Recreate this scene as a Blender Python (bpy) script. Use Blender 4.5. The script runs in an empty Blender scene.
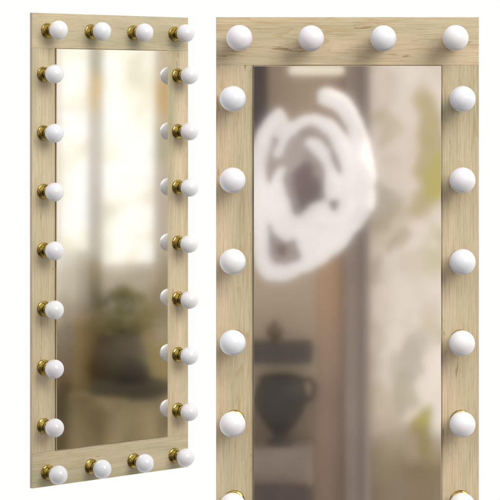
import bpy, bmesh, math, random
from mathutils import Vector, Matrix
random.seed(7)
S = bpy.context.scene
C = S.collection
PI = math.pi
R = math.radians

# ------------------------------------------------------------------ materials
def new_mat(name):
    m = bpy.data.materials.new(name); m.use_nodes = True
    nt = m.node_tree
    return m, nt, nt.nodes['Principled BSDF']

def N(nt, t, **kw):
    n = nt.nodes.new(t)
    for k, v in kw.items():
        if k.startswith('i_'):
            n.inputs[k[2:].replace('_', ' ')].default_value = v
        else:
            setattr(n, k, v)
    return n

def ramp(nt, stops, interp='LINEAR'):
    n = nt.nodes.new('ShaderNodeValToRGB'); e = n.color_ramp.elements
    n.color_ramp.interpolation = interp
    while len(e) < len(stops): e.new(0.5)
    for el, (p, c) in zip(e, stops):
        el.position = p; el.color = (*c, 1) if len(c) == 3 else c
    return n

def lin(r, g, b):
    f = lambda v: (v/255/12.92) if v/255 <= .04045 else ((v/255+.055)/1.055)**2.4
    return (f(r), f(g), f(b))

def mixc(nt, fac, a, b, mode='MIX'):
    n = nt.nodes.new('ShaderNodeMix'); n.data_type = 'RGBA'; n.blend_type = mode
    for sock, v in ((n.inputs[0], fac), (n.inputs[6], a), (n.inputs[7], b)):
        if isinstance(v, bpy.types.NodeSocket): nt.links.new(v, sock)
        elif isinstance(v, (int, float)): sock.default_value = v
        else: sock.default_value = (*v, 1)
    return n.outputs[2]

def wood(name, axis):
    """pale oak board, grain running along the local axis 'X' or 'Z'"""
    m, nt, p = new_mat(name); L = nt.links.new
    tc = N(nt, 'ShaderNodeTexCoord'); oi = N(nt, 'ShaderNodeObjectInfo')
    off = N(nt, 'ShaderNodeVectorMath', operation='SCALE'); off.inputs[0].default_value = (13.1, 7.7, 9.3)
    L(oi.outputs['Random'], off.inputs['Scale'])
    add = N(nt, 'ShaderNodeVectorMath', operation='ADD')
    L(tc.outputs['Object'], add.inputs[0]); L(off.outputs[0], add.inputs[1])
    def noise(sl, sc, detail, dist=0.0, rough=.55):
        mp = N(nt, 'ShaderNodeMapping')
        mp.inputs['Scale'].default_value = (sl, sc, sc) if axis == 'X' else (sc, sc, sl)
        L(add.outputs[0], mp.inputs['Vector'])
        n = N(nt, 'ShaderNodeTexNoise'); n.inputs['Scale'].default_value = 1
        n.inputs['Detail'].default_value = detail; n.inputs['Distortion'].default_value = dist
        n.inputs['Roughness'].default_value = rough
        L(mp.outputs[0], n.inputs['Vector'])
        return n.outputs['Fac']
    broad = noise(1.6, 16, 3)
    tone = noise(.9, 9, 2)
    fibre = noise(9, 330, 4)
    pore = noise(26, 620, 2)
    # growth rings: iso-lines of a slow stretched noise give the cathedral figure
    fig = noise(1.9, 17, 2.2, .35)
    mul = N(nt, 'ShaderNodeMath', operation='MULTIPLY'); mul.inputs[1].default_value = 12
    L(fig, mul.inputs[0])
    fr = N(nt, 'ShaderNodeMath', operation='FRACT'); L(mul.outputs[0], fr.inputs[0])
    ring = ramp(nt, [(0, (.0,)*3), (.62, (.12,)*3), (.90, (1,)*3), (1, (.0,)*3)]); L(fr.outputs[0], ring.inputs[0])
    base = ramp(nt, [(.30, lin(174, 163, 132)), (.45, lin(190, 177, 147)), (.58, lin(200, 185, 157)), (.72, lin(212, 194, 167))])
    L(broad, base.inputs[0])
    tn = ramp(nt, [(.38, lin(172, 167, 134)), (.62, lin(208, 186, 153))]); L(tone, tn.inputs[0])
    c = mixc(nt, .5, base.outputs[0], tn.outputs[0])
    rm = N(nt, 'ShaderNodeMath', operation='MULTIPLY'); rm.inputs[1].default_value = .42
    msk = ramp(nt, [(.47, (0, 0, 0)), (.60, (1, 1, 1))]); L(noise(1.1, 11, 1), msk.inputs[0])
    rmm = N(nt, 'ShaderNodeMath', operation='MULTIPLY'); L(ring.outputs[0], rmm.inputs[0]); L(msk.outputs[0], rmm.inputs[1])
    L(rmm.outputs[0], rm.inputs[0])
    c = mixc(nt, rm.outputs[0], c, lin(166, 138, 92))
    fb = ramp(nt, [(.3, (.70, .67, .61)), (.5, (.96, .96, .95)), (.7, (1.12, 1.12, 1.10))]); L(fibre, fb.inputs[0])
    c = mixc(nt, .6, c, fb.outputs[0], 'MULTIPLY')
    pr = ramp(nt, [(.30, (.60, .54, .44)), (.42, (1, 1, 1))]); L(pore, pr.inputs[0])
    c = mixc(nt, .45, c, pr.outputs[0], 'MULTIPLY')
    fk = ramp(nt, [(.64, (0, 0, 0)), (.70, (1, 1, 1))]); L(noise(16, 110, 2, .6), fk.inputs[0])
    fz = ramp(nt, [(.52, (0, 0, 0)), (.60, (.7, .7, .7))]); L(noise(3, 26, 1), fz.inputs[0])
    fm_ = N(nt, 'ShaderNodeMath', operation='MULTIPLY'); L(fk.outputs[0], fm_.inputs[0]); L(fz.outputs[0], fm_.inputs[1])
    c = mixc(nt, fm_.outputs[0], c, lin(138, 108, 66))
    L(c, p.inputs['Base Color'])
    p.inputs['Roughness'].default_value = .5
    p.inputs['Specular IOR Level'].default_value = .35
    b = N(nt, 'ShaderNodeBump'); b.inputs['Strength'].default_value = .45; b.inputs['Distance'].default_value = .0015
    L(fibre, b.inputs['Height']); L(b.outputs[0], p.inputs['Normal'])
    return m

def simple(name, col, rough=.5, metal=0.0, var=0.0, vscale=6.0, spec=.5, coat=0.0):
    m, nt, p = new_mat(name)
    p.inputs['Roughness'].default_value = rough; p.inputs['Metallic'].default_value = metal
    p.inputs['Specular IOR Level'].default_value = spec
    p.inputs['Coat Weight'].default_value = coat
    if var:
        tc = N(nt, 'ShaderNodeTexCoord'); n = N(nt, 'ShaderNodeTexNoise')
        n.inputs['Scale'].default_value = vscale; n.inputs['Detail'].default_value = 4
        nt.links.new(tc.outputs['Object'], n.inputs['Vector'])
        lo = tuple(max(0, c*(1-var)) for c in col); hi = tuple(min(1, c*(1+var)) for c in col)
        r = ramp(nt, [(.33, lo), (.67, hi)]); nt.links.new(n.outputs['Fac'], r.inputs[0])
        nt.links.new(r.outputs[0], p.inputs['Base Color'])
    else:
        p.inputs['Base Color'].default_value = (*col, 1)
    return m

def glow(name, col, strength, back=(.9, .9, .9)):
    m, nt, p = new_mat(name)
    p.inputs['Base Color'].default_value = (*back, 1); p.inputs['Roughness'].default_value = .6
    p.inputs['Emission Color'].default_value = (*col, 1); p.inputs['Emission Strength'].default_value = strength
    return m

M = {}
M['oak_h'] = wood('oak_along_x', 'X')
M['oak_v'] = wood('oak_along_z', 'Z')
M['bulb'] = simple('opal_glass', (.70, .69, .71), .2, 0, 0, spec=.5, coat=.25)
_nt = M['bulb'].node_tree; _oi = N(_nt, 'ShaderNodeObjectInfo')
_r = ramp(_nt, [(0, (.71, .675, .70)), (.35, (.67, .69, .72)), (.7, (.72, .71, .70)), (1, (.69, .67, .71))]); _nt.links.new(_oi.outputs['Random'], _r.inputs[0])
_nt.links.new(_r.outputs[0], _nt.nodes['Principled BSDF'].inputs['Base Color'])
M['mirror'] = simple('silvered_glass', (.95, .95, .94), .042, 1.0)
M['mirror_hazy'] = simple('hazy_silvered_glass', (.95, .95, .93), .055, 1.0)
M['satin'] = simple('ground_glass_edge', lin(196, 180, 148), .45, .0, spec=.6)
M['backing'] = simple('dark_backing_board', (.16, .13, .09), .8)
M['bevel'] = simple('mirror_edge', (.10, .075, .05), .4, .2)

def brass():
    m, nt, p = new_mat('polished_brass')
    tc = N(nt, 'ShaderNodeTexCoord'); n = N(nt, 'ShaderNodeTexNoise'); n.inputs['Scale'].default_value = 60
    nt.links.new(tc.outputs['Object'], n.inputs['Vector'])
    r = ramp(nt, [(.35, (.22, .15, .03)), (.65, (.52, .39, .10))]); nt.links.new(n.outputs['Fac'], r.inputs[0])
    nt.links.new(r.outputs[0], p.inputs['Base Color'])
    p.inputs['Metallic'].default_value = 1; p.inputs['Roughness'].default_value = .13
    return m
M['brass'] = brass()

# ------------------------------------------------------------------ mesh helpers
def link(name, bm, mat, parent=None, smooth=False, bevel=0.0):
    me = bpy.data.meshes.new(name)
    bmesh.ops.recalc_face_normals(bm, faces=bm.faces)
    bm.to_mesh(me); bm.free()
    me.materials.append(mat)
    if smooth:
        for f in me.polygons: f.use_smooth = True
    o = bpy.data.objects.new(name, me); C.objects.link(o)
    if parent: o.parent = parent
    if bevel:
        b = o.modifiers.new('edge', 'BEVEL'); b.width = bevel; b.segments = 2; b.limit_method = 'ANGLE'
    return o

def box(bm, x0, x1, y0, y1, z0, z1):
    v = [bm.verts.new((x, y, z)) for x in (x0, x1) for y in (y0, y1) for z in (z0, z1)]
    for f in ((0, 1, 3, 2), (4, 6, 7, 5), (0, 4, 5, 1), (2, 3, 7, 6), (0, 2, 6, 4), (1, 5, 7, 3)):
        bm.faces.new([v[i] for i in f])
    return bm

def bx(*a): return box(bmesh.new(), *a)

def lathe(bm, prof, seg=48, axis='Z', close=True):
    """prof = [(radius, height)...]; axis 'Z' up or '-Y' (sticking out of the mirror's face)"""
    rings = []
    for r, h in prof:
        ring = []
        if r < 1e-6:
            p = (0, 0, h) if axis == 'Z' else (0, -h, 0)
            rings.append([bm.verts.new(p)]); continue
        for k in range(seg):
            a = 2*PI*k/seg
            p = (r*math.cos(a), r*math.sin(a), h) if axis == 'Z' else (r*math.cos(a), -h, r*math.sin(a))
            ring.append(bm.verts.new(p))
        rings.append(ring)
    for a, b in zip(rings, rings[1:]):
        for k in range(seg):
            k2 = (k+1) % seg
            if len(a) == 1 and len(b) == 1: continue
            if len(a) == 1: bm.faces.new((a[0], b[k], b[k2]))
            elif len(b) == 1: bm.faces.new((a[k], a[k2], b[0]))
            else: bm.faces.new((a[k], a[k2], b[k2], b[k]))
    return bm

def tube(bm, pts, rads, seg=14, depth=1.0):
    """thick tapering tube through points (x, y, z); depth flattens it along y"""
    P = [Vector(p) for p in pts]
    # smooth resample (Catmull-Rom)
    Q, RR = [], []
    n = len(P)
    for i in range(n-1):
        p0, p1, p2, p3 = P[max(i-1, 0)], P[i], P[i+1], P[min(i+2, n-1)]
        for s in range(6):
            t = s/6
            Q.append(.5*((2*p1)+(-p0+p2)*t+(2*p0-5*p1+4*p2-p3)*t*t+(-p0+3*p1-3*p2+p3)*t**3))
            RR.append(rads[i]*(1-t)+rads[i+1]*t)
    Q.append(P[-1]); RR.append(rads[-1])
    rings = []
    for i, q in enumerate(Q):
        d = (Q[min(i+1, len(Q)-1)]-Q[max(i-1, 0)]).normalized()
        side = d.cross(Vector((0, 1, 0)))
        side = side.normalized() if side.length > 1e-4 else Vector((1, 0, 0))
        up = side.cross(d).normalized()
        rings.append([bm.verts.new(q+side*math.cos(2*PI*k/seg)*RR[i]+up*math.sin(2*PI*k/seg)*RR[i]*depth) for k in range(seg)])
    for a, b in zip(rings, rings[1:]):
        for k in range(seg):
            bm.faces.new((a[k], a[(k+1) % seg], b[(k+1) % seg], b[k]))
    bm.faces.new(rings[0]); bm.faces.new(list(reversed(rings[-1])))
    return bm

def tag(o, label, cat, group=None, kind=None):
    o['label'] = label; o['category'] = cat
    if group: o['group'] = group
    if kind: o['kind'] = kind
    return o

def thing(name, label, cat, loc, rotz=0, group=None):
    o = bpy.data.objects.new(name, None); C.objects.link(o)
    o.location = loc; o.rotation_euler = (0, 0, rotz); o.empty_display_size = .1
    return tag(o, label, cat, group)

# ------------------------------------------------------------------ the mirror with its bulbs
W, H, T = .728, 1.8, .016          # frame width, height, thickness
SW, RH = .1024, .133               # stile width, rail height
HW = W/2
def make_mirror():
    t = thing('vanity_mirror', '', 'mirror', (0, 0, 0))
    g = .0001
    link('top_rail', bx(-HW, HW, 0, T, H-RH, H), M['oak_h'], t, bevel=.0008)
    link('bottom_rail', bx(-HW, HW, 0, T, 0, RH), M['oak_h'], t, bevel=.0008)
    for x0, x1 in ((-HW, -HW+SW), (HW-SW, HW)):
        link('side_rail', bx(x0, x1, .0002, T, RH+g, H-RH-g), M['oak_v'], t, bevel=.0008)
    # silvered pane planted on the frame: thin dark rebate, then a chamfered edge
    a0, a1, b0, b1 = -HW+SW, HW-SW, RH, H-RH
    link('mirror_glass', bx(a0+.0030, a1-.0030, -.0070, .0035, b0+.0030, b1-.0030), M['mirror'], t)
    # ground, satin bevel round the pane
    G = bmesh.new(); rings = []
    for ins, y in ((.0016, .0035), (.0016, -.0052), (.0030, -.0068)):
        rings.append([G.verts.new((x, y, z)) for x, z in ((a0+ins, b0+ins), (a1-ins, b0+ins), (a1-ins, b1-ins), (a0+ins, b1-ins))])
    for p, q in zip(rings, rings[1:]):
        for k in range(4): G.faces.new((p[k], p[(k+1) % 4], q[(k+1) % 4], q[k]))
    link('glass_bevel', G, M['satin'], t)
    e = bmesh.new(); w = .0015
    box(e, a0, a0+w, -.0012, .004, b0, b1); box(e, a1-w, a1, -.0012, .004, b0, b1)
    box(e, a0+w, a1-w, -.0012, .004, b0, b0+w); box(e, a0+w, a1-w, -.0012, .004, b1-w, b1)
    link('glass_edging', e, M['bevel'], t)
    link('back_board', bx(-HW+.03, HW-.03, T+.0005, T+.006, .03, H-.03), M['backing'], t)
    # one socket and bulb, then copies
    prof = [(0, -.001), (.0280, -.001), (.0290, .001), (.0290, .0035), (.0270, .0055), (.0225, .0060), (.0218, .0085),
            (.0250, .0100), (.0255, .0120), (.0250, .0140), (.0215, .0152), (.0212, .0175), (.0235, .0190), (.0238, .0205), (.0232, .0222),
            (.0205, .0232), (.0203, .0245), (.0222, .0262), (.0228, .0370), (.0236, .0380), (.0236, .0402), (.0226, .0412), (.0208, .0412), (.0200, .030), (0, .030)]
    so = link('lamp_socket', lathe(bmesh.new(), prof, 56, '-Y'), M['brass'], t, smooth=True)
    Rb, Cz = .0357, .0765
    bp = [(0, .035), (.0150, .035), (.0158, .0395), (.0168, .0425)]
    a0 = math.asin(.0185/Rb)
    for k in range(29):
        a = PI - a0 - (PI-a0)*k/28
        bp.append((max(Rb*math.sin(a), 0) if k < 28 else 0, Cz+Rb*math.cos(a)))
    bu = link('light_bulb', lathe(bmesh.new(), bp, 56, '-Y'), M['bulb'], so, smooth=True)
    spots = [(x, z) for z in (H-.0605, .0605) for x in (-.296, -.0990, .0990, .296)]
    spots += [(s*.3135, H/2+.006+(3-i)*.2224) for s in (-1, 1) for i in range(7)]
    for i, (x, z) in enumerate(spots):
        if i == 0: s_ = so
        else:
            s_ = so.copy(); C.objects.link(s_); s_.parent = t
            b_ = bu.copy(); C.objects.link(b_); b_.parent = s_
        s_.location = (x, 0, z)
        s_.rotation_euler = (random.uniform(-.012, .012), random.uniform(0, 6.28), random.uniform(-.012, .012))
    return t

def copy_tree(o, parent=None):
    c = o.copy(); C.objects.link(c); c.parent = parent
    for ch in list(o.children): copy_tree(ch, c)
    return c

CAM = Vector((0, 0, 3.4))
YAW = .70573
right = make_mirror()
GROUP = 'oak framed vanity mirrors with round bulbs'
kids = list(right.children)
left = copy_tree(right)
tag(right, 'oak bulb mirror facing straight ahead, cropped below, reflecting a white plaster ear', 'mirror', GROUP)
right.location = (.0014, 5.795, CAM.z+.236-H)
tag(left, 'whole oak bulb mirror turned at an angle, brass sockets showing, reflecting bright windows', 'mirror', GROUP)
left.location = (-.9135, 8.1491, CAM.z-.5608-H/2)
left.rotation_euler = (0, 0, YAW)
for ch in left.children:
    if ch.name.startswith('lamp_socket'): ch.location.z -= .006
    if ch.name.startswith('mirror_glass'):
        ch.data = ch.data.copy(); ch.data.materials[0] = M['mirror_hazy']

# ------------------------------------------------------------------ the room in front of the mirrors
# A room wall stands parallel to each mirror at distance L; (u, v) runs over the part of the wall that the
# glass shows: u from its left edge to its right, v from the top of the glass down.
class Room:
    def __init__(s, mirror):
        s.o = mirror.location.copy(); s.yaw = mirror.rotation_euler.z
        c, n = math.cos(s.yaw), math.sin(s.yaw)
        s.ax = Vector((c, n, 0)); s.out = Vector((n, -c, 0))
        d = CAM-s.o; s.cx, s.cy, s.cz = d.dot(s.ax), d.dot(s.out), d.z
    def pt(s, u, v, L):
        gx = -HW+SW+u*(W-2*SW); gz = H-RH-v*(H-2*RH); k = (L+s.cy)/s.cy
        return s.cx+(gx-s.cx)*k, s.cz+(gz-s.cz)*k
    def size(s, L): return (L+s.cy)/s.cy
    def place(s, u, v, L):
        x, z = s.pt(u, v, L)
        p = s.o+s.ax*x+s.out*L; p.z = s.o.z+z
        return p
    def rect(s, u0, u1, v0, v1, L, depth):
        """centre-bottom location plus half width and height of a slab whose front is at distance L"""
        x0, z1 = s.pt(u0, v0, L); x1, z0 = s.pt(u1, v1, L)
        return (x0+x1)/2, z0, (x1-x0)/2, z1-z0
    def slab(s, name, u0, u1, v0, v1, L, depth, mat, bevel=0, parent=None):
        """box facing the mirror; local -Y of the slab is away from the mirror"""
        xc, zb, hw, h = s.rect(u0, u1, v0, v1, L, depth)
        o = link(name, bx(-hw, hw, -depth, 0, 0, h), mat, bevel=bevel)
        p = s.o+s.ax*xc+s.out*L; p.z = s.o.z+zb
        o.location = p; o.rotation_euler = (0, 0, s.yaw)
        return o

RR_, RL = Room(right), Room(left)

def blotch(name, base, spots, var=.12, scale=1.2, rough=.9, mottle=None):
    """mottled surface with soft patches, both stains and painted-in shade: spots = [(x, z, rx, rz, colour, strength)] in the wall's own metres"""
    m, nt, p = new_mat(name); L = nt.links.new
    p.inputs['Roughness'].default_value = rough; p.inputs['Specular IOR Level'].default_value = .2
    tc = N(nt, 'ShaderNodeTexCoord')
    n = N(nt, 'ShaderNodeTexNoise'); n.inputs['Scale'].default_value = scale; n.inputs['Detail'].default_value = 5
    L(tc.outputs['Object'], n.inputs['Vector'])
    r = ramp(nt, [(.35, tuple(c*(1-var) for c in base)), (.65, tuple(min(1, c*(1+var)) for c in base))])
    L(n.outputs['Fac'], r.inputs[0]); c = r.outputs[0]
    if mottle:
        for sc_, k_ in ((1.9, 1), (4.5, .7)):
            q = N(nt, 'ShaderNodeTexNoise'); q.inputs['Scale'].default_value = sc_; q.inputs['Detail'].default_value = 3; q.inputs['Distortion'].default_value = .4
            L(tc.outputs['Object'], q.inputs['Vector'])
            qr = ramp(nt, [(.50, (0, 0, 0)), (.64, (mottle[1]*k_,)*3)]); L(q.outputs['Fac'], qr.inputs[0])
            c = mixc(nt, qr.outputs[0], c, mottle[0])
    n2 = N(nt, 'ShaderNodeTexNoise'); n2.inputs['Scale'].default_value = 3.2; n2.inputs['Detail'].default_value = 5
    L(tc.outputs['Object'], n2.inputs['Vector'])
    sc = N(nt, 'ShaderNodeVectorMath', operation='SCALE'); sc.inputs['Scale'].default_value = .45
    sb = N(nt, 'ShaderNodeVectorMath', operation='SUBTRACT'); sb.inputs[1].default_value = (.5, .5, .5)
    L(n2.outputs['Color'], sb.inputs[0]); L(sb.outputs[0], sc.inputs[0])
    ad = N(nt, 'ShaderNodeVectorMath', operation='ADD'); L(tc.outputs['Object'], ad.inputs[0]); L(sc.outputs[0], ad.inputs[1])
    for (x, z, rx, rz, col, st) in spots:
        mp = N(nt, 'ShaderNodeMapping', vector_type='POINT')
        mp.inputs['Location'].default_value = (-x/rx, 0, -z/rz); mp.inputs['Scale'].default_value = (1/rx, 0, 1/rz)
        L(ad.outputs[0], mp.inputs['Vector'])
        ln = N(nt, 'ShaderNodeVectorMath', operation='LENGTH'); L(mp.outputs[0], ln.inputs[0])
        mr = N(nt, 'ShaderNodeMapRange', interpolation_type='SMOOTHSTEP')
        mr.inputs['From Min'].default_value = 1.25; mr.inputs['From Max'].default_value = .65
        mr.inputs['To Min'].default_value = 0; mr.inputs['To Max'].default_value = st
        L(ln.outputs['Value'], mr.inputs['Value'])
        c = mixc(nt, mr.outputs[0], c, col)
    L(c, p.inputs['Base Color'])
    return m

# ---- room facing the right-hand mirror
LW = 7.5
x0, z0, hw, hh = RR_.rect(-1.0, 2.2, -.6, 1.15, LW, .2)
def ws(u, v):                                   # wall's own coordinates of a spot
    x, z = RR_.pt(u, v, LW); return x-x0, z-z0
pk = RR_.size(LW)*(W-2*SW)                       # metres per unit u
pv = RR_.size(LW)*(H-2*RH)
olive, lemon, grey, cream = lin(186, 170, 118), lin(196, 182, 92), lin(180, 170, 150), lin(236, 222, 210)
sp = []
for (u, v, ru, rv, col, st) in [
    (.95, .14, .10, .12, olive, .8), (.70, .12, .05, .04, lin(200, 186, 150), .6), (.93, .47, .08, .04, olive, .5), (.98, .20, .06, .05, lemon, .7), (.88, .26, .09, .035, olive, .7),
    (.70, .25, .07, .04, grey, .7), (.80, .16, .06, .08, cream, .5), (.72, .30, .10, .04, olive, .35),
    (.78, .33, .05, .02, lin(170, 155, 120), .6), (.68, .36, .05, .02, lin(180, 165, 140), .5), (.95, .35, .06, .05, lin(205, 195, 150), .5),
    (.86, .42, .22, .05, cream, .5), (.83, .53, .07, .05, lin(170, 160, 145), .6), (.93, .66, .06, .055, lin(172, 162, 66), .95),
    (.80, .60, .07, .04, lin(165, 155, 120), .6), (.73, .56, .05, .04, grey, .5), (.84, .70, .26, .05, lin(150, 132, 100), .8),
    (.85, .79, .34, .08, lin(132, 114, 86), .9), (.66, .72, .06, .05, lin(150, 135, 105), .6), (.12, .42, .25, .09, lin(205, 182, 150), .8),
    (.70, .66, .10, .05, lin(190, 172, 150), .6)]:
    x, z = ws(u, v); sp.append((x, z, ru*pk, rv*pv, col, st))
mural = blotch('stained_cream_plaster', lin(243, 230, 219), sp, .06, mottle=(lin(190, 176, 138), .55))
w = RR_.slab('plaster_wall', -1.0, 2.2, -.6, 1.15, LW, .2, mural)
tag(w, 'cream plaster wall with yellow-olive stains, seen blurred in the front-facing mirror', 'wall')

# left bay of that wall: darker recess panelling, pillar and tan door
recess = blotch('taupe_panel', lin(186, 166, 144), [], .10, 1.5)
o = RR_.slab('wall_panel', -.55, .335, -.15, .60, LW-.06, .055, recess)
tag(o, 'taupe wall panel behind the plaster ear in the front-facing mirror', 'panel')
o = RR_.slab('skirting_panel', -.55, .335, .603, 1.10, LW-.08, .075, blotch('grey_brown_panel', lin(146, 128, 112), [], .12, 1.5))
tag(o, 'grey-brown lower wall panel behind the dark urn in the front-facing mirror', 'panel')
dt = thing('tall_door', 'tall tan door between panel and grey pillar in the front-facing mirror', 'door', RR_.place(.41, 1.08, LW-.05), 0)
xw = .15*pk/2
dh = 1.25*pv
link('door_leaf', bx(-xw, xw, -.04, 0, 0, dh), blotch('tan_door', lin(182, 155, 134), [(0, dh*.62, .3, .55, lin(198, 160, 126), .7), (0, dh*.30, .3, .5, lin(168, 142, 128), .7)], .08), dt)
pl = thing('wall_pillar', 'grey-brown square pillar right of the plaster ear in the front-facing mirror', 'pillar', RR_.place(.55, 1.12, LW-.14), 0)
xw = .14*pk/2
pm = blotch('grey_stone', lin(152, 136, 127), [], .10, 2)
link('shaft', bx(-xw, xw, -.13, 0, .12, 1.5*pv), pm, pl, bevel=.02)
link('pillar_edge', bx(xw*.25, xw*.50, .001, .02, .12, 1.5*pv), blotch('dark_stone', lin(126, 111, 106), [], .05), pl, bevel=.006)
link('plinth', bx(-xw*1.15, xw*1.15, -.16, .01, 0, .118), pm, pl, bevel=.01)
o = RR_.slab('corner_post', -.12, .075, -.12, .215, LW-.35, .1, simple('dark_umber', lin(70, 60, 58), .8, 0, .2), .01)
tag(o, 'dark umber post at the upper left of the front-facing mirror', 'post')
# ceiling lamp strip, bright at the top
cl = thing('ceiling_lamp', 'glowing cream ceiling lamp at the top edge of the front-facing mirror', 'lamp', RR_.place(.335, .018, LW-.5), 0)
link('lamp_shade', bx(-.17, .17, -.25, 0, 0, .06), glow('warm_shade', lin(255, 236, 208), .30, (.7, .65, .55)), cl, bevel=.02)
link('lamp_mount', bx(-.05, .05, -.15, -.05, .092, .5), M['backing'], cl)

# plaster ear
LE = LW-.75
def P_(u, v, d=0):
    x, z = RR_.pt(u, v, LE); return (x-ex, d, z-ez)
ex, ez = RR_.pt(.30, .42, LE)
def px(x, y, d=0):                               # ear outline on a 188 x 554 sheet
    return P_((x-253.5)/188.5, (y-65)/554, d)
E_ = bmesh.new()
u1 = RR_.size(LE)/361.2                          # sheet unit in metres
def tb(pts, rad, d=0, dep=1.0):
    tube(E_, [px(x, y, d) for x, y in pts], [r*u1 for r in rad], 16, dep)
# outer rim (helix), top round the right side to the lobe
tb([(318, 97), (328, 98), (340, 104), (352, 118), (359, 136), (362, 160), (366, 185), (364, 206), (352, 222), (338, 238), (322, 254), (306, 264), (288, 271), (276, 273)],
   [7, 8, 8, 9, 9.5, 10, 11, 12, 10, 10, 9, 8, 8, 7], .02)
# left rim
tb([(276, 273), (267, 266), (262, 250), (260, 228), (258, 205), (258, 182), (258, 160), (264, 140), (273, 124), (285, 113)],
   [8, 8, 8, 9, 10, 10, 9, 9, 9, 8], .02)
# inner fold (antihelix)
tb([(278, 158), (283, 140), (294, 127), (310, 120), (326, 124), (338, 136), (346, 156), (350, 178), (349, 200), (342, 218), (328, 230)],
   [5, 6, 6.5, 7, 7, 7, 7, 7.5, 9, 11, 12], .05)
tb([(308, 140), (318, 147), (326, 162), (332, 178), (335, 198)], [5, 6, 7, 8, 8], .05)
tb([(266, 196), (274, 212), (282, 228), (290, 240)], [6, 8, 8, 6], .01)
# bowl edge and lower mass
tb([(284, 166), (278, 184), (282, 204), (290, 222), (298, 236)], [5, 7, 8, 8, 8], .03)
tb([(298, 236), (308, 226), (320, 216), (332, 208)], [12, 15, 14, 10], .05)
tb([(300, 250), (310, 244), (324, 236)], [9, 12, 11], .03)
tb([(316, 244), (326, 236), (336, 226)], [11, 12, 11], .04)
link_e = link('ear_sculpture', E_, simple('white_plaster', lin(246, 238, 234), .75, 0, .09, 3), smooth=True)
rm = link_e.modifiers.new('fuse', 'REMESH'); rm.mode = 'VOXEL'; rm.voxel_size = .012; rm.use_smooth_shade = True
sm = link_e.modifiers.new('soften', 'SMOOTH'); sm.factor = .5; sm.iterations = 6
tx = bpy.data.textures.new('lumps', 'CLOUDS'); tx.noise_scale = .16; tx.noise_depth = 2
dsp = link_e.modifiers.new('lumpy', 'DISPLACE'); dsp.texture = tx; dsp.strength = .06; dsp.mid_level = .5; dsp.texture_coords = 'LOCAL'
link_e.location = RR_.o + RR_.ax*ex + RR_.out*LE + Vector((0, 0, ez))
tag(link_e, 'large white plaster ear sculpture reflected in the front-facing mirror', 'sculpture')
# shell behind the ear bowl, the shade of its hollows painted as dark patches
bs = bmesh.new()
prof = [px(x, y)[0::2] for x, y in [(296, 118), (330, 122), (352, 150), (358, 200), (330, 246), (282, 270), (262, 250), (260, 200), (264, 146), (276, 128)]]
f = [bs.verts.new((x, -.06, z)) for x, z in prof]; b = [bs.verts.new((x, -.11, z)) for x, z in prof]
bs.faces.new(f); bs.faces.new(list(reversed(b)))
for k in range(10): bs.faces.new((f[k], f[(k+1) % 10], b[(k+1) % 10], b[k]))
link('ear_bowl', bs, blotch('grey_plaster_painted_shade', lin(196, 184, 178), [(*px(311, 184)[0::2], 14*u1, 32*u1, lin(128, 112, 109), .95), (*px(281, 248)[0::2], 8*u1, 10*u1, lin(130, 112, 106), .9),
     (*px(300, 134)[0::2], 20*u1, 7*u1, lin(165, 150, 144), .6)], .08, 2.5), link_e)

# shelf, knob, urn and its stand
LS = LW-.45
sh = RR_.slab('wall_shelf', -.20, .315, .505, .540, LS, .30, simple('slate_shelf', lin(62, 56, 50), .6, 0, .15), .02)
tag(sh, 'dark slate shelf above the urn in the front-facing mirror', 'shelf')
kb = bmesh.new(); k = .006*361.2*u1/6.35*1.0
lathe(kb, [(0, 0), (.05, 0), (.055, .02), (.03, .05), (.075, .12), (.088, .17), (.07, .23), (.03, .27), (.02, .30), (0, .31)], 24)
kn = link('small_pot', kb, simple('brown_glaze', lin(84, 66, 46), .4, 0, .15), smooth=True)
kn.location = RR_.place(.115, .5045, LS+.10); kn.scale = (.62, .62, .5)
tag(kn, 'small brown lidded pot on the dark shelf in the front-facing mirror', 'pot')
um = simple('bronze_urn', lin(50, 44, 37), .6, .1, .25, 5)
ur = thing('handled_urn', 'dark bronze urn with a side handle below the shelf in the front-facing mirror', 'urn', RR_.place(.145, .682, LS+.1), 0)
ur.scale = (.50, .46, .46)
bm = bmesh.new()
sc = 1.0
lathe(bm, [(0, 0), (.16, 0), (.16, .03), (.09, .07), (.09, .14), (.14, .20), (.22, .30), (.285, .43), (.325, .58), (.325, .70), (.29, .80), (.26, .84), (.29, .87), (.29, .89), (.18, .92), (0, .93)], 40)
link('urn_body', bm, um, ur, smooth=True)
bm = bmesh.new(); tube(bm, [(.27, 0, .84), (.37, 0, .86), (.42, 0, .76), (.40, 0, .64), (.30, 0, .55)], [.03, .032, .032, .03, .028], 12)
link('handle', bm, um, ur, smooth=True)
st = RR_.slab('urn_stand', -.18, .315, .6905, .762, LS, .5, simple('taupe_stand', lin(132, 116, 104), .7, 0, .12), .02)
o = RR_.slab('dark_chest', -.22, .30, .7625, 1.12, LS-.1, .6, simple('dark_chest_wood', lin(74, 60, 52), .6, 0, .2), .02)
tag(o, 'dark brown chest at the very bottom of the front-facing mirror', 'chest')
tag(st, 'taupe box under the urn in the front-facing mirror', 'stand')

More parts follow.
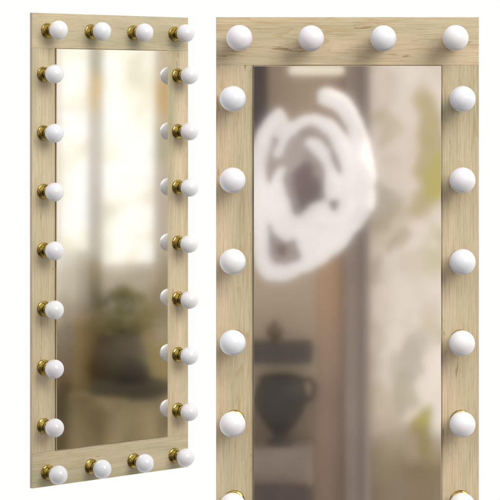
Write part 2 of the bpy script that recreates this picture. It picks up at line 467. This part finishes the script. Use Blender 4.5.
# ---- room facing the turned mirror
LL = 6.0
lk = RL.size(LL)*(W-2*SW); lv = RL.size(LL)*(H-2*RH)
x0l, z0l, _, _ = RL.rect(-1.2, 2.2, .60, 1.30, LL, .2)
def wl(u, v):
    x, z = RL.pt(u, v, LL); return x-x0l, z-z0l
sp = []
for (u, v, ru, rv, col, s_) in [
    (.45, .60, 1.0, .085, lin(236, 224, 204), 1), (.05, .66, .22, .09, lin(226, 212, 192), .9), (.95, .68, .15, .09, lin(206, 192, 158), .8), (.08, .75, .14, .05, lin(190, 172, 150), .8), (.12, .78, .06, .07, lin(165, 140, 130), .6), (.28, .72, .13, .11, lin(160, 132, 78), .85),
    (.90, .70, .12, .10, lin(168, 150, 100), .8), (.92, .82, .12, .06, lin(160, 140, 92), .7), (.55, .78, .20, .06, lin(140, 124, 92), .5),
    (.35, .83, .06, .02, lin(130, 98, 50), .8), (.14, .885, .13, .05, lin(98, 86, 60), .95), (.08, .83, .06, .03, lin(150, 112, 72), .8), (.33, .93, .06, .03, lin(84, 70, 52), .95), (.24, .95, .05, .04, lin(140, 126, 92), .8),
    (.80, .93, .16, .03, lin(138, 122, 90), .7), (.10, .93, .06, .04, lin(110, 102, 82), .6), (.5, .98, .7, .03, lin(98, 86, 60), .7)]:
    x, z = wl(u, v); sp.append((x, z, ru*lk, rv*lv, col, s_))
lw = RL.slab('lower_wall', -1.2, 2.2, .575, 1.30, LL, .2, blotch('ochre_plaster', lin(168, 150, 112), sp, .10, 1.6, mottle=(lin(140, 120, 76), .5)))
tag(lw, 'ochre brown wall below the bright window in the turned mirror', 'wall')
# the window: bright panes, the pale garden outside showing as soft warm patches
PANE = glow('daylit_pane', (1, .985, .95), .86, (.35, .35, .33))
_nt = PANE.node_tree; _tc = N(_nt, 'ShaderNodeTexCoord'); _n = N(_nt, 'ShaderNodeTexNoise')
_n.inputs['Scale'].default_value = 3.0; _n.inputs['Detail'].default_value = 3; _n.inputs['Distortion'].default_value = .3
_nt.links.new(_tc.outputs['Object'], _n.inputs['Vector'])
_r = ramp(_nt, [(.34, (.62, .60, .44)), (.44, (.88, .81, .64)), (.53, (1, .99, .95)), (.60, (1, .98, .98)), (.70, (.84, .83, .86))])
_nt.links.new(_n.outputs['Fac'], _r.inputs[0]); _nt.links.new(_r.outputs[0], _nt.nodes['Principled BSDF'].inputs['Emission Color'])
wn = thing('tall_window', 'tall bright window filling the upper half of the turned mirror', 'window', RL.place(.5, .575, LL), RL.yaw)
ww, wh = 1.7*lk, .75*lv
link('window_pane', bx(-ww, ww, -.06, -.04, .002, wh), PANE, wn)
fm = simple('pale_window_frame', lin(232, 222, 204), .6, 0, .08)
def bar(a, b_, c_, d_, dep=.05, mat=None, nm='glazing_bar'):
    link(nm, bx((a-.5)*lk, (b_-.5)*lk, -.039, dep, (.575-d_)*lv, (.575-c_)*lv), mat or fm, wn, bevel=.01)
bar(-.6, 1.8, .545, .574, .05)
bar(-.02, .03, -.15, .54, .02)
faint = glow('glowing_bar', (1, .98, .94), .66, (.35, .34, .32))  # bars given a glow of their own, in place of daylight washing over them
bar(.04, .27, .145, .155, .0, faint); bar(.62, .84, .325, .335, .0, faint)

def curtain(name, label, u0, u1, v0, v1, L, mat, folds=5, amp=.03):
    xa, za = RL.pt(u0, v0, L); xb, zb = RL.pt(u1, v1, L)
    bm = bmesh.new(); n = folds*8; w_ = xb-xa; h_ = za-zb
    rows = []
    for j in range(9):
        t_ = j/8; row = []
        for i in range(n+1):
            s = i/n
            row.append(bm.verts.new(((s-.5)*w_*(1+.05*math.sin(3*t_+1)), amp*math.sin(s*folds*2*PI+t_*.6), t_*h_)))
        rows.append(row)
    for a, b_ in zip(rows, rows[1:]):
        for i in range(n): bm.faces.new((a[i], a[i+1], b_[i+1], b_[i]))
    o = link(name, bm, mat, smooth=True)
    sd = o.modifiers.new('cloth', 'SOLIDIFY'); sd.thickness = .006
    p = RL.o+RL.ax*((xa+xb)/2)+RL.out*L; p.z = RL.o.z+zb
    o.location = p; o.rotation_euler = (0, 0, RL.yaw)
    return tag(o, label, 'curtain')
def cloth(name, spots_uv, base, u0, u1, v0, v1, L):
    xa, za = RL.pt(u0, v0, L); xb, zb = RL.pt(u1, v1, L); s = []
    for (u, v, ru, rv, col, st_) in spots_uv:
        x, z = RL.pt(u, v, L); s.append((x-(xa+xb)/2, z-zb, ru*lk, rv*lv, col, st_))
    return blotch(name, base, s, .05, 2)
a = (.275, .395, -.2, .66, LL-.25)
curtain('window_curtain', 'narrow grey-green curtain with a yellow patch between panes in the turned mirror', *a,
        cloth('greyed_cloth', [(.335, .12, .07, .09, lin(234, 204, 128), 1), (.34, .02, .05, .06, lin(190, 184, 156), .9), (.33, .28, .1, .14, lin(224, 218, 210), .9),
                               (.33, .42, .1, .10, lin(214, 208, 198), .9), (.33, .60, .1, .07, lin(176, 162, 118), .9)], lin(216, 209, 198), *a), 3, .02)
a = (.865, 1.06, -.2, .75, LL-.25)
curtain('window_curtain', 'beige and yellow curtain at the right edge of the turned mirror', *a,
        cloth('beige_cloth', [(.95, .12, .09, .07, lin(222, 190, 118), 1), (.95, .25, .08, .05, lin(188, 178, 134), .8), (.95, .42, .15, .12, lin(212, 196, 182), .9),
                              (.95, .62, .15, .1, lin(178, 162, 130), .9)], lin(222, 208, 182), *a), 4, .025)
a = (.15, .36, .67, .90, LL-.35)
curtain('amber_drape', 'amber brown drape at the lower left of the turned mirror', *a, cloth('amber_cloth', [(.25, .75, .05, .06, lin(166, 130, 74), .7), (.32, .815, .07, .03, lin(122, 86, 42), .95)], lin(184, 160, 112), *a), 4, .03)

a = (-.25, .40, .505, .70, LL-.12)  # cloth added to step the window's brightness down into the wall
curtain('added_half_curtain', 'short cream half curtain added to soften the fade at the lower left of the bright window in the turned mirror', *a,
        cloth('cream_cloth', [(.10, .50, .3, .04, lin(250, 244, 232), .9), (.10, .67, .3, .05, lin(212, 196, 170), .8)], lin(238, 228, 210), *a), 5, .02)
# cabinet with plant and lidded dish
LC = LL-.6
cb = thing('low_cabinet', 'olive brown cabinet under the potted plant in the turned mirror', 'cabinet', RL.place(.62, 1.25, LC), RL.yaw)
cwd = .62*RL.size(LC)*(W-2*SW)/2; chh = .365*RL.size(LC)*(H-2*RH)
cm = blotch('olive_wood', lin(146, 130, 98), [(0, chh*.6, .25, .12, lin(120, 104, 76), .6)], .15, 3, mottle=(lin(100, 84, 56), .9))
link('carcass', bx(-cwd, cwd, -.3, 0, 0, chh), cm, cb, bevel=.01)
link('cabinet_top', bx(-cwd*1.03, cwd*1.03, -.3, .06, chh+.001, chh+.03), cm, cb, bevel=.008)
for s_ in (-1, 1):
    d = link('cabinet_door', bx(s_*cwd*.5-cwd*.46, s_*cwd*.5+cwd*.46, .001, .02, .05, chh-.05), cm, cb, bevel=.006)
# dish standing on the cabinet
dm = simple('dark_iron', lin(56, 50, 38), .7, 0, .2, spec=.2)
ds = thing('lidded_dish', 'dark wide dish with a domed lid low in the turned mirror', 'dish', RL.place(.66, .884, LC-.45), RL.yaw)
ds.scale = (.9, .9, .8)
bm = bmesh.new(); lathe(bm, [(0, 0), (.26, 0), (.31, .03), (.32, .08), (.28, .12), (0, .13)], 32); link('dish', bm, dm, ds, smooth=True)
bm = bmesh.new(); lathe(bm, [(.14, .131), (.15, .17), (.13, .25), (.08, .30), (.03, .31), (0, .33)], 32); link('lid', bm, dm, ds, smooth=True)
ps = RL.slab('dish_plinth', .40, .90, .886, 1.30, LC-.65, .42, blotch('brown_block', lin(150, 134, 100), [], .2, 3, mottle=(lin(98, 82, 54), .9)), .01)
tag(ps, 'plain brown plinth under the dark lidded dish in the turned mirror', 'plinth')
# potted plant
pp = thing('potted_plant', 'olive leafy plant in a dark pot in the middle of the turned mirror', 'plant', RL.place(.56, .845, LC+.15), RL.yaw)
pp.scale = (.98, .9, .80)
bm = bmesh.new(); lathe(bm, [(0, 0), (.13, 0), (.17, .06), (.20, .18), (.19, .30), (.15, .40), (.16, .43), (0, .43)], 32)
link('flower_pot', bm, simple('umber_glaze', lin(90, 76, 56), .7, 0, .2), pp, smooth=True)
bm = bmesh.new(); rnd = random.Random(3)
for i in range(620):
    a_ = rnd.uniform(0, 2*PI); t_ = rnd.random()
    rr = (.30*math.sin(PI*min(1, t_*.8+.18)))*math.sqrt(rnd.random())
    cpt = Vector((rr*math.cos(a_)+.02, rr*math.sin(a_)*.6, .40+t_*.42))
    d = Vector((rnd.uniform(-1, 1), rnd.uniform(-1, 1), rnd.uniform(-.2, 1))).normalized()
    s = d.cross(Vector((rnd.random(), rnd.random(), rnd.random()))).normalized()
    l = rnd.uniform(.05, .09)
    v = [bm.verts.new(cpt), bm.verts.new(cpt+d*l*.5+s*l*.22), bm.verts.new(cpt+d*l), bm.verts.new(cpt+d*l*.5-s*l*.22)]
    bm.faces.new(v)
link('foliage', bm, simple('olive_leaf', lin(140, 130, 76), .8, 0, .35, 4, spec=.2), pp)
bm = bmesh.new(); tube(bm, [(0, 0, .38), (.01, 0, .55), (.03, 0, .75)], [.02, .015, .008], 8); link('stem', bm, simple('stem_brown', (.08, .06, .03), .8), pp, smooth=True)

# ------------------------------------------------------------------ light
wd = bpy.data.worlds.new('World'); S.world = wd; wd.use_nodes = True
nt = wd.node_tree; bg = nt.nodes['Background']
tc = N(nt, 'ShaderNodeTexCoord'); sx = N(nt, 'ShaderNodeSeparateXYZ'); nt.links.new(tc.outputs['Generated'], sx.inputs[0])
# world graded for lighting: white behind the mirrors, dimmed in front, most below
cr = ramp(nt, [(.30, (0, 0, 0)), (.53, (1, 1, 1))])
zr = ramp(nt, [(.30, (.10, .095, .10)), (.50, (.36, .355, .36)), (.75, (1.15, 1.14, 1.15))])
mz = N(nt, 'ShaderNodeMath', operation='MULTIPLY_ADD'); mz.inputs[1].default_value = .5; mz.inputs[2].default_value = .5
nt.links.new(sx.outputs['Z'], mz.inputs[0]); nt.links.new(mz.outputs[0], zr.inputs[0])
ma = N(nt, 'ShaderNodeMath', operation='MULTIPLY_ADD'); ma.inputs[1].default_value = .5; ma.inputs[2].default_value = .5
nt.links.new(sx.outputs['Y'], ma.inputs[0]); nt.links.new(ma.outputs[0], cr.inputs[0]); nt.links.new(mixc(nt, cr.outputs[0], zr.outputs[0], (1, 1, .985)), bg.inputs[0])
bg.inputs[1].default_value = 1.0

def area(name, loc, target, size, power, col=(1, 1, 1)):
    l = bpy.data.lights.new(name, 'AREA'); l.shape = 'SQUARE'; l.size = size; l.energy = power; l.color = col
    o = bpy.data.objects.new(name, l); C.objects.link(o); o.location = loc
    o.rotation_euler = (Vector(target)-Vector(loc)).to_track_quat('-Z', 'Y').to_euler()
    return o
area('key_lamp', (7.0, -2.5, 9.5), (-.3, 6.8, 2.7), 7.5, 1480, (1, .97, .93))

# ------------------------------------------------------------------ camera
cd = bpy.data.cameras.new('camera'); cam = bpy.data.objects.new('camera', cd); C.objects.link(cam)
cam.location = CAM; cam.rotation_euler = (R(90), 0, 0)
cd.sensor_width = 36; cd.lens = 2092.7/500*36
cd.shift_x = (250-347)/500; cd.shift_y = -(250-102.3)/500
cd.clip_end = 200
S.camera = cam
S.render.resolution_x = S.render.resolution_y = 1024
S.render.engine = 'CYCLES'
S.cycles.sample_clamp_indirect = 6
S.view_settings.view_transform = 'Standard'; S.view_settings.look = 'None'
S.view_settings.exposure = 0; S.view_settings.gamma = 1
